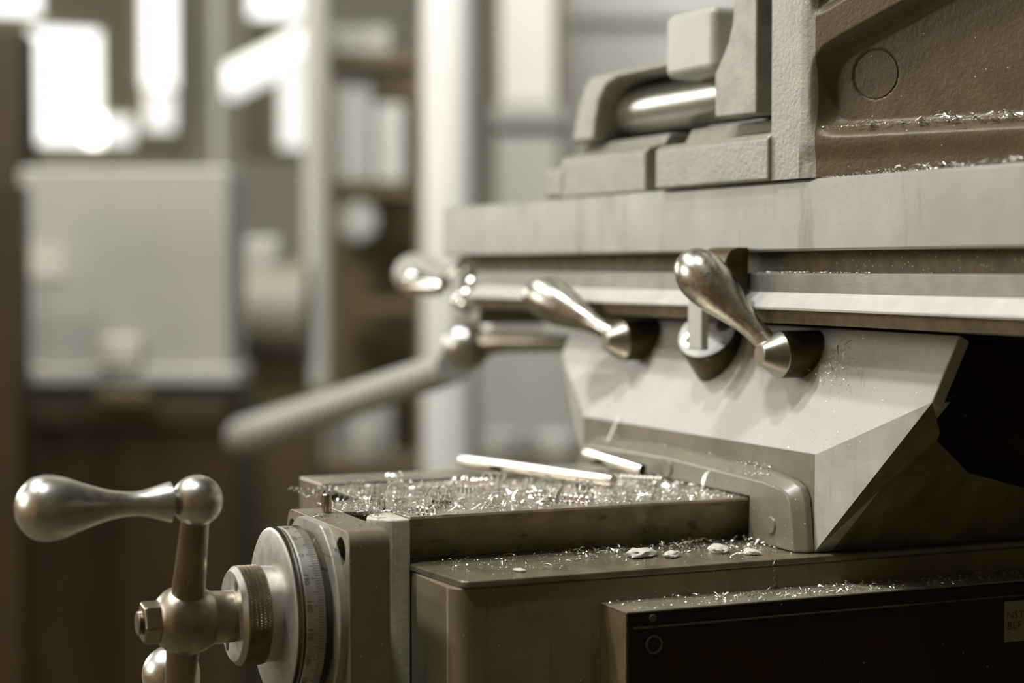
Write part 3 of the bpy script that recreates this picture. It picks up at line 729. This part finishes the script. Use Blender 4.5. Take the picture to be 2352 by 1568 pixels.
for p, r, sd, lb in (((258, -34, 20.0), 5.6, 1, 'large pale crumpled scrap on the ledge left of the other scrap'),
                     ((272, -40, 20.0), 3.8, 2, 'small pale scrap touching the right end of the large one'),
                     ((300, -36, 20.0), 5.0, 3, 'rounded pale scrap on the ledge nearer the wiper guard'),
                     ((311, -48, 20.0), 3.6, 4, 'dull scrap drooping over the ledge edge near the wiper guard'),
                     ((188, -50, 20.0), 2.2, 5, 'tiny white scrap alone on the ledge by its rounded corner')):
    put(scrap(r, sd), 'crumpled_scrap', p, 0.4*sd, lb, 'pale scraps on the ledge', cat='scrap')
put(twist, 'swarf_twist', (288, -20, 21.5), 0.5, 'beaded grey twist of shaving beside the rounded pale scrap', 'twisted shavings on the ledge', s=1.1)
put(twist, 'swarf_twist', (312, -65.5, 20), 0.2, 'twisted shaving hanging from the ledge below the wiper guard', 'twisted shavings on the ledge', ry=1.5, s=.75)
st_ = MB(); st_.ribbon([(268-4*math.sin(i*.35), -65.6, 15-i*0.75) for i in range(12)], .9, (0.6, 1, 0), .12)
tag(obj('swarf_strand', st_, M['chip_dull'], None, loc=W((268, -65.6, 10))), 'thin curved strand hanging down the knee side below the ledge', 'metal shaving')
for i in range(45):
    x = 262 + 175*rnd.random()**0.9
    put(rnd.choice(flakes), 'swarf_flake', (x, rnd.uniform(-87, -67), 5.8 + rnd.uniform(0, 1.2)), rnd.uniform(0, 6.3), 'steel flake lying on top of the dark side cover', 'flakes on the side cover', rx=rnd.uniform(-.5, .5), ry=rnd.uniform(-.3, .3), s=rnd.uniform(.4, .95))
# vise pocket ledge
def vl(s, d): return (345 + s/rt5 + d*2/rt5, -38.5 - 2*s/rt5 + d/rt5)
for i in range(28):
    s = 30 + 95*rnd.random()**.8; x, y = vl(s, rnd.uniform(2.5, 7.5))
    put(rnd.choice(flakes), 'swarf_flake', (x, y, 226.2 + rnd.uniform(0, 3.0)*(s > 55)), rnd.uniform(0, 6.3), 'bright shaving lying on the pocket ledge of the vise', 'shavings on the vise ledge', rx=rnd.uniform(-.6, .6), ry=rnd.uniform(-.6, .4), s=rnd.uniform(.6, 1.25))
x, y = vl(80, 1.0)
lg = MB(); lg.ribbon([(x - 2 + 0.35*i + 0.06*i*i, y - 1.5 - 0.3*i - .05*i*i, 229 - 0.25*i - 0.13*i*i) for i in range(13)], 1.0, (1, .6, 0), .12)
tag(obj('swarf_strand', lg, M['chip'], None, loc=W((x, y, 222))), 'long curved shaving hanging down from the vise ledge to the table', 'metal shaving')
for i in range(20):
    yv = -60 - 130*rnd.random()**.7
    put(rnd.choice(flakes), 'swarf_flake', (350.5 + rnd.uniform(0, 6), yv, 201.6 + rnd.uniform(0, 2.0)), rnd.uniform(0, 6.3), 'shaving piled on the table edge under the vise', 'shavings on the table edge', rx=rnd.uniform(-.6, .6), ry=rnd.uniform(-.5, .5), s=rnd.uniform(.5, 1.2))
for i, (x, y, z, a, b_) in enumerate(((352, -58, 118, .8, -.9), (353, -62, 116, .3, -1.1), (356, -60, 121, -.4, -.7), (350, -55, 110, 1.2, -.8))):
    put(flakes[7], 'swarf_flake', (x, y-2, z), a, 'fine crossed sliver stuck on the saddle beside the near clamp lever', 'slivers beside the lever', ry=b_, s=.85)

# the fine uncountable swarf: one object for each surface it covers
def fine(name, n, sampler, label, size=(0.25, 0.9), m='chip'):
    mb = MB()
    for i in range(n):
        p = Vector(sampler()); l = rnd.uniform(*size); wd = l*rnd.uniform(.25, .7)
        R = Matrix.Rotation(rnd.uniform(0, 6.3), 3, 'Z') @ Matrix.Rotation(rnd.uniform(-.8, .8), 3, 'X') @ Matrix.Rotation(rnd.uniform(-.8, .8), 3, 'Y')
        a = R @ Vector((l, 0, 0)); b_ = R @ Vector((0, wd, 0)); c_ = R @ Vector((0, 0, 0.12))
        lo = p + Vector((0, 0, abs(a.z)+abs(b_.z)+.1))
        q = [mb.bm.verts.new(lo - a - b_), mb.bm.verts.new(lo + a - b_*.4), mb.bm.verts.new(lo + a*.7 + b_), mb.bm.verts.new(lo + c_)]
        mb.bm.faces.new((q[0], q[1], q[3])); mb.bm.faces.new((q[1], q[2], q[3])); mb.bm.faces.new((q[2], q[0], q[3])); mb.bm.faces.new((q[0], q[2], q[1]))
    o = obj(name, mb, M[m], None, smooth=20)
    tag(o, label, 'metal shavings', kind='stuff')
    return o
def topper():
    while True:
        x, y = rnd.uniform(128.5, 333), rnd.uniform(-8, 118)
        if rnd.random() < (.35 + .65*smooth((x-180)/100) + .3*(abs(x-150) < 25)): return (x, y, TOPZ)
fine('fine_swarf', 4200, topper, 'dense fine glittering steel swarf covering the flat knee top')
fine('coarse_swarf', 620, topper, 'jumbled bright steel flakes spread between the curls on the knee top', (0.7, 2.0))
fine('coarse_swarf', 160, lambda: (230+105*rnd.random(), rnd.triangular(-42, 0, -14), 20.05+rnd.random()*1.5), 'jumbled bright steel flakes heaped at the foot of the dovetail', (0.7, 1.8))
fine('coarse_swarf', 200, lambda: (255+190*rnd.random(), rnd.uniform(-88, -66), 5.8), 'jumbled steel flakes along the top of the dark side cover', (0.7, 1.8))
fine('coarse_swarf', 150, lambda: (lambda s, d: (*vl(s, d), 226.3+2.5*rnd.random()*(s > 70)))(28+100*rnd.random()**.8, rnd.uniform(2, 8)), 'jumbled pale flakes heaped on the pocket ledge of the vise', (0.7, 2.2))
fine('coarse_swarf', 110, lambda: (350.5+5*rnd.random(), -60-130*rnd.random()**.7, 201.6+1.5*rnd.random()), 'jumbled pale flakes along the near top edge of the table', (0.7, 2.0))
fine('fine_swarf', 900, lambda: (160+175*rnd.random()**.7, rnd.triangular(-60, 1, -14), 20.05), 'fine steel swarf spread along the knee side ledge')
fine('fine_swarf', 1100, lambda: (224+240*rnd.random()**.8, rnd.uniform(-89, -65), 5.75), 'fine steel swarf lying on top of the dark side cover')
fine('fine_swarf', 500, lambda: (lambda s, d: (*vl(s, d), 226.0))(8+120*rnd.random(), rnd.uniform(1.5, 8)), 'fine swarf along the pocket ledge of the vise', (.2, .7))
fine('fine_swarf', 700, lambda: (349.6+4*rnd.random(), -200+300*rnd.random()**.6, 201.45), 'fine swarf dusted along the top edge of the table', (.2, .6))
fine('fine_swarf', 1100, lambda: (lambda t: (331.8+9*t, rnd.triangular(-30, 175, -10), 52.6+6.2*t))(rnd.random()), 'fine swarf caught on top of the wiper guard', (.2, .6))
def slope():
    while True:
        t = rnd.random(); y = rnd.triangular(-90, 60, -45); 
        x = 341+17*t; z = 67.3+29.4*t
        if t < .0: continue
        return (x-0.15, y, z+.1)
fine('fine_swarf', 260, slope, 'fine swarf specks sprinkled on the sloped saddle front', (.12, .4))
fine('fine_swarf', 360, lambda: (lambda z: (358+13*(z-98)/29-rnd.uniform(.3, 2.2), rnd.gauss(-40, 9), z))(110+rnd.gauss(0, 6)), 'fine swarf clotted behind the near clamp lever collar', (.3, .9))
fine('fine_swarf', 300, lambda: (349.2+.5*rnd.random(), rnd.uniform(-90, 10), 155.3), 'fine swarf on the ledge of the table slot', (.2, .6))

# ================================================================== THE SHOP BEHIND
F_, RIGHT, UPV = None, None, None
mw = cam.rotation_euler.to_matrix()
RIGHT, UPV, FWD = mw.col[0].copy(), mw.col[1].copy(), -mw.col[2].copy()
def at(px, py, d):
    """the point the photo shows at pixel px,py, d metres in front of the camera"""
    if d > 2: d *= 1.5
    return CAM + FWD*d + RIGHT*((px-1176)/4290*d) - UPV*((py-784)/4290*d)
def bbox_m(x0, x1, y0, y1, d, thick, floor_to=None):
    """upright box (m) turned like the row of machines, whose near face covers that part of the photo"""
    a, b = at(x0, y1, d), at(x1, y0, d); az, bz = a.z, b.z
    a, b = at(x0, 613, d), at(x1, 613, d); a.z, b.z = az, bz
    z0 = floor_to if floor_to is not None else a.z
    u = Vector((RIGHT.x, RIGHT.y, 0)).normalized(); n = Vector((FWD.x, FWD.y, 0)).normalized()
    wd = (b-a).dot(u)
    p0 = Vector((a.x, a.y, 0))
    mb = MB(); vs = []
    for z in (z0, b.z):
        for s, t in ((0, 0), (wd, 0), (wd, thick), (0, thick)): vs.append(mb.bm.verts.new(p0 + u*s + n*t + Vector((0, 0, z))))
    for q in ((0, 1, 2, 3), (4, 5, 6, 7), (0, 1, 5, 4), (1, 2, 6, 5), (2, 3, 7, 6), (3, 0, 4, 7)): mb.bm.faces.new([vs[i] for i in q])
    return mb, (p0 + u*wd/2 + n*thick/2 + Vector((0, 0, z0)))
def bobj(name, x0, x1, y0, y1, d, thick, m, parent=None, floor_to=None, bevel=0.0):
    mb, base = bbox_m(x0, x1, y0, y1, d, thick, floor_to)
    return obj(name, mb, M[m], parent, bevel, loc=base if parent is None else None, metres=True, seg=4)
def bthing(name, p, label, cat, group=None):
    o = bpy.data.objects.new(name, None); COL.objects.link(o); o.location = p; o['_base'] = tuple(p); return tag(o, label, cat, group)
def metre_box(x0, x1, y0, y1, z0, z1): return MB().box(x0, x1, y0, y1, z0, z1)

struct(obj('floor', metre_box(-3.2, 8, -2.5, 9.2, -0.1, 0.0), M['floor'], metres=True))
struct(obj('ceiling', metre_box(-3.2, 8, -2.5, 9.2, 4.2, 4.3), M['wall'], metres=True))
wb = struct(obj('wall_back', metre_box(-3.2, 8, 9.0, 9.2, 0, 4.2), M['wall'], metres=True))
struct(obj('blocker_wall_front', metre_box(-3.2, 8, -2.7, -2.5, 0, 4.2), M['wall_dark'], metres=True))  # unseen dark wall added to hold back ambient light behind the camera
struct(obj('blocker_wall_right', metre_box(8, 8.2, -2.7, 9.2, 0, 4.2), M['wall_dark'], metres=True))  # unseen too, closes the right side against ambient light
# daylit windows in the back wall
def window(n, panes, frame):
    x0, x1, y0, y1 = frame
    def onwall(px, py):
        r = FWD + RIGHT*((px-1176)/4290) - UPV*((py-784)/4290); t = (8.99-CAM.y)/r.y; return CAM + r*t
    a, b = onwall(x0, y1), onwall(x1, y0)
    fr = struct(obj('window_%d' % n, metre_box(a.x, b.x, 8.96, 8.995, a.z, b.z), M['mullion'], metres=True))
    for k, (p0, p1, q0, q1, m) in enumerate(panes):
        a, b = onwall(p0, q1), onwall(p1, q0)
        o = obj('pane', metre_box(a.x, b.x, 8.93, 8.958, a.z, b.z), M[m], fr, metres=True)
window(1, [(-60, 85, -200, 30, 'pane'), (70, 225, 75, 330, 'pane'), (325, 395, -200, 200, 'pane'), (195, 300, 270, 330, 'pane_dim'), (330, 395, 215, 300, 'pane_dim')], (-80, 420, -220, 350))
window(2, [(570, 690, -200, 40, 'pane'), (640, 705, 160, 340, 'pane_dim')], (555, 720, -220, 360))

# grey guard cabinet on a dark pedestal
cab = bthing('guard_cabinet', at(290, 890, 2.4), 'blurred grey sheet metal cabinet with rounded corner at left of the shop', 'cabinet')
bobj('cabinet_shell', 45, 530, 385, 880, 2.4, .20, 'panel', cab, bevel=9)
bobj('name_plate', 60, 150, 560, 640, 2.398, .01, 'panel_lt', cab)
bobj('latch', 225, 320, 775, 845, 2.385, .02, 'panel_lt', cab, bevel=6)
bobj('lower_lip', 0, 545, 845, 885, 2.39, .2, 'panel', cab, bevel=6)
ped = bthing('machine_pedestal', at(280, 1500, 2.42), 'blurred dark machine pedestal under the grey cabinet', 'machine base')
bobj('pedestal_body', -260, 545, 897, 1568, 2.40, .3, 'panel_dk', ped, floor_to=0.0, bevel=10)
bobj('drawer_front', -60, 520, 925, 985, 2.39, .02, 'panel_dk', ped, bevel=4)
bobj('drawer_pull', 215, 340, 895, 930, 2.36, .02, 'panel_br', ped, bevel=4)
for px, py in ((40, 1045), (30, 985)):
    obj('knob', MB().sphere((0, 0, 0), .013, 12) if False else (lambda m_: (bmesh.ops.create_uvsphere(m_.bm, u_segments=20, v_segments=12, radius=.022, matrix=Matrix.Translation(at(px, py, 2.36))), m_)[1])(MB()), M['hub'], ped, metres=True)
tag(bobj('dark_upright', -120, 42, 425, 760, 2.2, .08, 'panel_dk', floor_to=0.0), 'blurred dark upright beam at the far left edge of the photo', 'beam')
tag(bobj('wall_box', -80, 50, 70, 350, 3.6, .2, 'panel_dk', floor_to=0.0), 'blurred dark tall locker below the top left window', 'locker')
# motor with pale crown
mo = bthing('electric_motor', at(620, 900, 2.7), 'blurred dark round motor right of the grey cabinet', 'motor')
c0 = at(625, 730, 2.84); 
mm_ = MB(); bmesh.ops.create_cone(mm_.bm, cap_ends=True, segments=48, radius1=.125, radius2=.125, depth=.17, matrix=Matrix.Translation(c0) @ Matrix.Rotation(-YAW, 4, 'Z') @ Matrix.Rotation(math.radians(90), 4, 'Y'))
obj('motor_body', mm_, M['motor'], mo, metres=True)
bobj('motor_foot', 575, 690, 840, 905, 2.76, .2, 'panel_dk', mo, floor_to=None)
bobj('terminal_box', 560, 640, 545, 625, 2.80, .1, 'panel', mo, bevel=14)
bobj('motor_stand', 575, 715, 905, 1568, 2.74, .25, 'panel_br', mo, floor_to=0.0)
# slanting lit lamp and thin pipe
lampm = MB(); p0, p1 = at(530, 190, 4.2), at(720, 95, 4.0)
lampm.tube([p0, p0.lerp(p1, .5), p1], .06, 16); 
sl = bthing('strip_lamp', p0.lerp(p1, .5), 'blurred lit strip lamp slanting across the upper left of the shop', 'lamp')
obj('lamp_tube', lampm, M['tube'], sl, metres=True)
for t_ in (.15, .85):
    q_ = p0.lerp(p1, t_); hw = MB(); bmesh.ops.create_cone(hw.bm, cap_ends=True, segments=8, radius1=.004, radius2=.004, depth=4.2-q_.z, matrix=Matrix.Translation(Vector((q_.x, q_.y, (4.2+q_.z)/2))))
    obj('hanger_rod', hw, M['midgrey'], sl, metres=True)
pipe = MB(); bmesh.ops.create_cone(pipe.bm, cap_ends=True, segments=32, radius1=.036, radius2=.036, depth=4.2, matrix=Matrix.Translation(Vector((at(728, 500, 3.3).x, at(728, 500, 3.3).y, 2.1))))
tag(obj('conduit_pipe', pipe, M['midgrey'], None, loc=(at(728, 500, 3.3).x, at(728, 500, 3.3).y, 0), metres=True), 'blurred thin grey conduit pipe left of the storage rack', 'pipe')
pipe = MB(); q_ = at(503, 300, 3.9); bmesh.ops.create_cone(pipe.bm, cap_ends=True, segments=24, radius1=.018, radius2=.018, depth=4.2, matrix=Matrix.Translation(Vector((q_.x, q_.y, 2.1))))
tag(obj('conduit_pipe', pipe, M['panel'], None, loc=(q_.x, q_.y, 0), metres=True), 'blurred very thin conduit beside the slanting strip lamp', 'pipe')
# storage rack
rk = bthing('storage_rack', at(860, 1000, 3.5), 'blurred brown storage rack between the conduit pipe and the pale post', 'rack')
bobj('back_panel', 745, 965, 120, 1568, 3.72, .02, 'panel_br', rk, floor_to=0.0)
for y in (128, 425, 690, 1100): bobj('shelf', 735, 975, y, y+24, 3.42, .3, 'panel_br', rk)
for x in (738, 958): bobj('rack_post', x, x+14, 60, 1568, 3.42, .03, 'panel_br', rk, floor_to=0.0)
tag(bobj('storage_bin', 770, 855, 160, 421, 3.46, .2, 'pale', bevel=12), 'blurred tall pale bin on the upper shelf of the storage rack', 'bin', 'bins on the storage rack')
tag(bobj('storage_bin', 862, 932, 238, 421, 3.45, .2, 'pale', bevel=12), 'blurred shorter pale bin right of the tall one on the rack', 'bin', 'bins on the storage rack')
tag(bobj('storage_bin', 745, 900, 62, 125, 3.46, .2, 'midgrey', bevel=8), 'blurred low grey box on top of the storage rack', 'box')
tag(bobj('storage_bin', 770, 900, 900, 1094, 3.46, .2, 'midgrey', bevel=12), 'blurred grey bin on the lowest visible rack shelf', 'bin', 'bins on the storage rack')
gd = bthing('round_gauge', at(822, 560, 3.4), 'blurred round pale gauge on the dark middle rack shelf', 'gauge')
gm = MB(); nrm = -Vector((FWD.x, FWD.y, 0)).normalized()
gm.lathe([(0, .057), (.045, .057), (.05, .051), (.05, 0)], at(822, 510, 3.45), nrm, 40); obj('gauge_case', gm, M['midgrey'], gd, metres=True)
gm = MB(); gm.lathe([(.0505, .042), (.053, .042)], at(822, 510, 3.45), nrm, 40); obj('gauge_face', gm, M['pale'], gd, metres=True)
bobj('gauge_stand', 808, 836, 545, 686, 3.46, .03, 'panel_br', gd)
# pale round post
pp = at(1030, 600, 2.9); pipe = MB(); bmesh.ops.create_cone(pipe.bm, cap_ends=True, segments=40, radius1=.060, radius2=.060, depth=4.2, matrix=Matrix.Translation(Vector((pp.x, pp.y, 2.1))))
tag(obj('steel_post', pipe, M['post'], None, loc=(pp.x, pp.y, 0), metres=True), 'blurred thick pale upright post behind the far end of the table', 'post')
# lockers to the right of the post
lk = bthing('tall_locker', at(1210, 1000, 3.6), 'blurred pale tall locker with a dark gap just right of the thick post', 'locker')
bobj('locker_body', 1135, 1290, -300, 1568, 3.62, .4, 'panel_br', lk, floor_to=0.0)
bobj('locker_door', 1150, 1275, -300, 240, 3.6, .02, 'post', lk, bevel=6)
bobj('locker_door', 1135, 1290, 240, 285, 3.58, .02, 'midgrey', lk, bevel=4)
bobj('locker_door', 1140, 1285, 310, 1500, 3.6, .02, 'midgrey', lk, bevel=6)
l2 = bthing('wide_locker', at(1500, 1000, 4.2), 'blurred wide pale cupboard behind the vise', 'cupboard')
bobj('cupboard_body', 1300, 1850, -300, 1568, 4.22, .5, 'midgrey', l2, floor_to=0.0)
bobj('cupboard_door', 1310, 1840, 85, 1500, 4.2, .02, 'post', l2, bevel=4)
bobj('cupboard_door', 1310, 1840, -300, 50, 4.2, .02, 'post', l2, bevel=4)
# feed lever reaching back from the table end
fl = bthing('feed_lever', at(1060, 800, 1.45), 'blurred long steel lever with bright round knob slanting down left below the table end', 'lever')
a_, b_ = at(1040, 842, 1.6), at(560, 1003, 2.1)
lm = MB(); lm.tube([a_, a_.lerp(b_, .33), a_.lerp(b_, .66), b_], .014, 20, [.015, .019, .025, .031]); obj('lever_arm', lm, M['panel'], fl, metres=True)
lm = MB(); bmesh.ops.create_uvsphere(lm.bm, u_segments=28, v_segments=18, radius=.019, matrix=Matrix.Translation(at(1072, 795, 1.45))); obj('lever_knob', lm, M['handle'], fl, metres=True)
lm = MB(); lm.tube([at(1085, 792, 1.45), at(1160, 785, 1.43), at(1330, 790, 1.35)], .006, 14, [.011, .008, .0055]); obj('lever_rod', lm, M['hub'], fl, metres=True)
wd = MB(); wd.prism([(0, 0), (.05, 0), (.028, .045), (.02, .045)], 0, .02, 'y')
for q in wd.bm.verts: q.co = at(1110, 785, 1.5) + Vector((q.co.x*1.0, q.co.y - q.co.x*.4, q.co.z))
obj('wedge_bracket', wd, M['post'], fl, metres=True)
# bench with rolls seen under the table
bn = bthing('work_bench', at(950, 1200, 3.1), 'blurred dark work bench seen behind the knee', 'bench')
bobj('bench_top', 730, 1700, 1068, 1100, 3.05, .3, 'bench', bn)
bobj('bench_panel', 745, 1680, 1100, 1568, 3.08, .25, 'panel_dk', bn, floor_to=0.0)
def roll(px0, px1, py0, d, m, label, group):
    b = at(px1, py0, d); r = (px1-px0)/4290*d*1.5/2; c_ = at((px0+px1)/2, 1066, d); c_.z = at(900, 1068, 3.05).z; h = b.z - c_.z
    mb = MB(); mb.lathe([(0, r*.96), (.004, r), (h*.8, r), (h*.95, r*.75), (h, r*.3)], c_, (0, 0, 1), 32)
    tag(obj('jar', mb, M[m], None, loc=c_, metres=True), label, 'jar', group)
roll(1120, 1205, 985, 3.15, 'pale', 'blurred white jar on the bench just left of the saddle', 'jars on the bench')
roll(1222, 1330, 988, 3.15, 'pale', 'blurred wider white jar touching the saddle outline', 'jars on the bench')
roll(815, 885, 960, 3.15, 'midgrey', 'blurred grey jar on the bench left of the post', 'jars on the bench')
tag(bobj('pegboard', 1100, 1340, 500, 985, 3.45, .03, 'midgrey', floor_to=0.0), 'blurred grey panel behind the bench under the table', 'panel')

for o in bpy.data.objects:
    if '_base' in o: del o['_base']
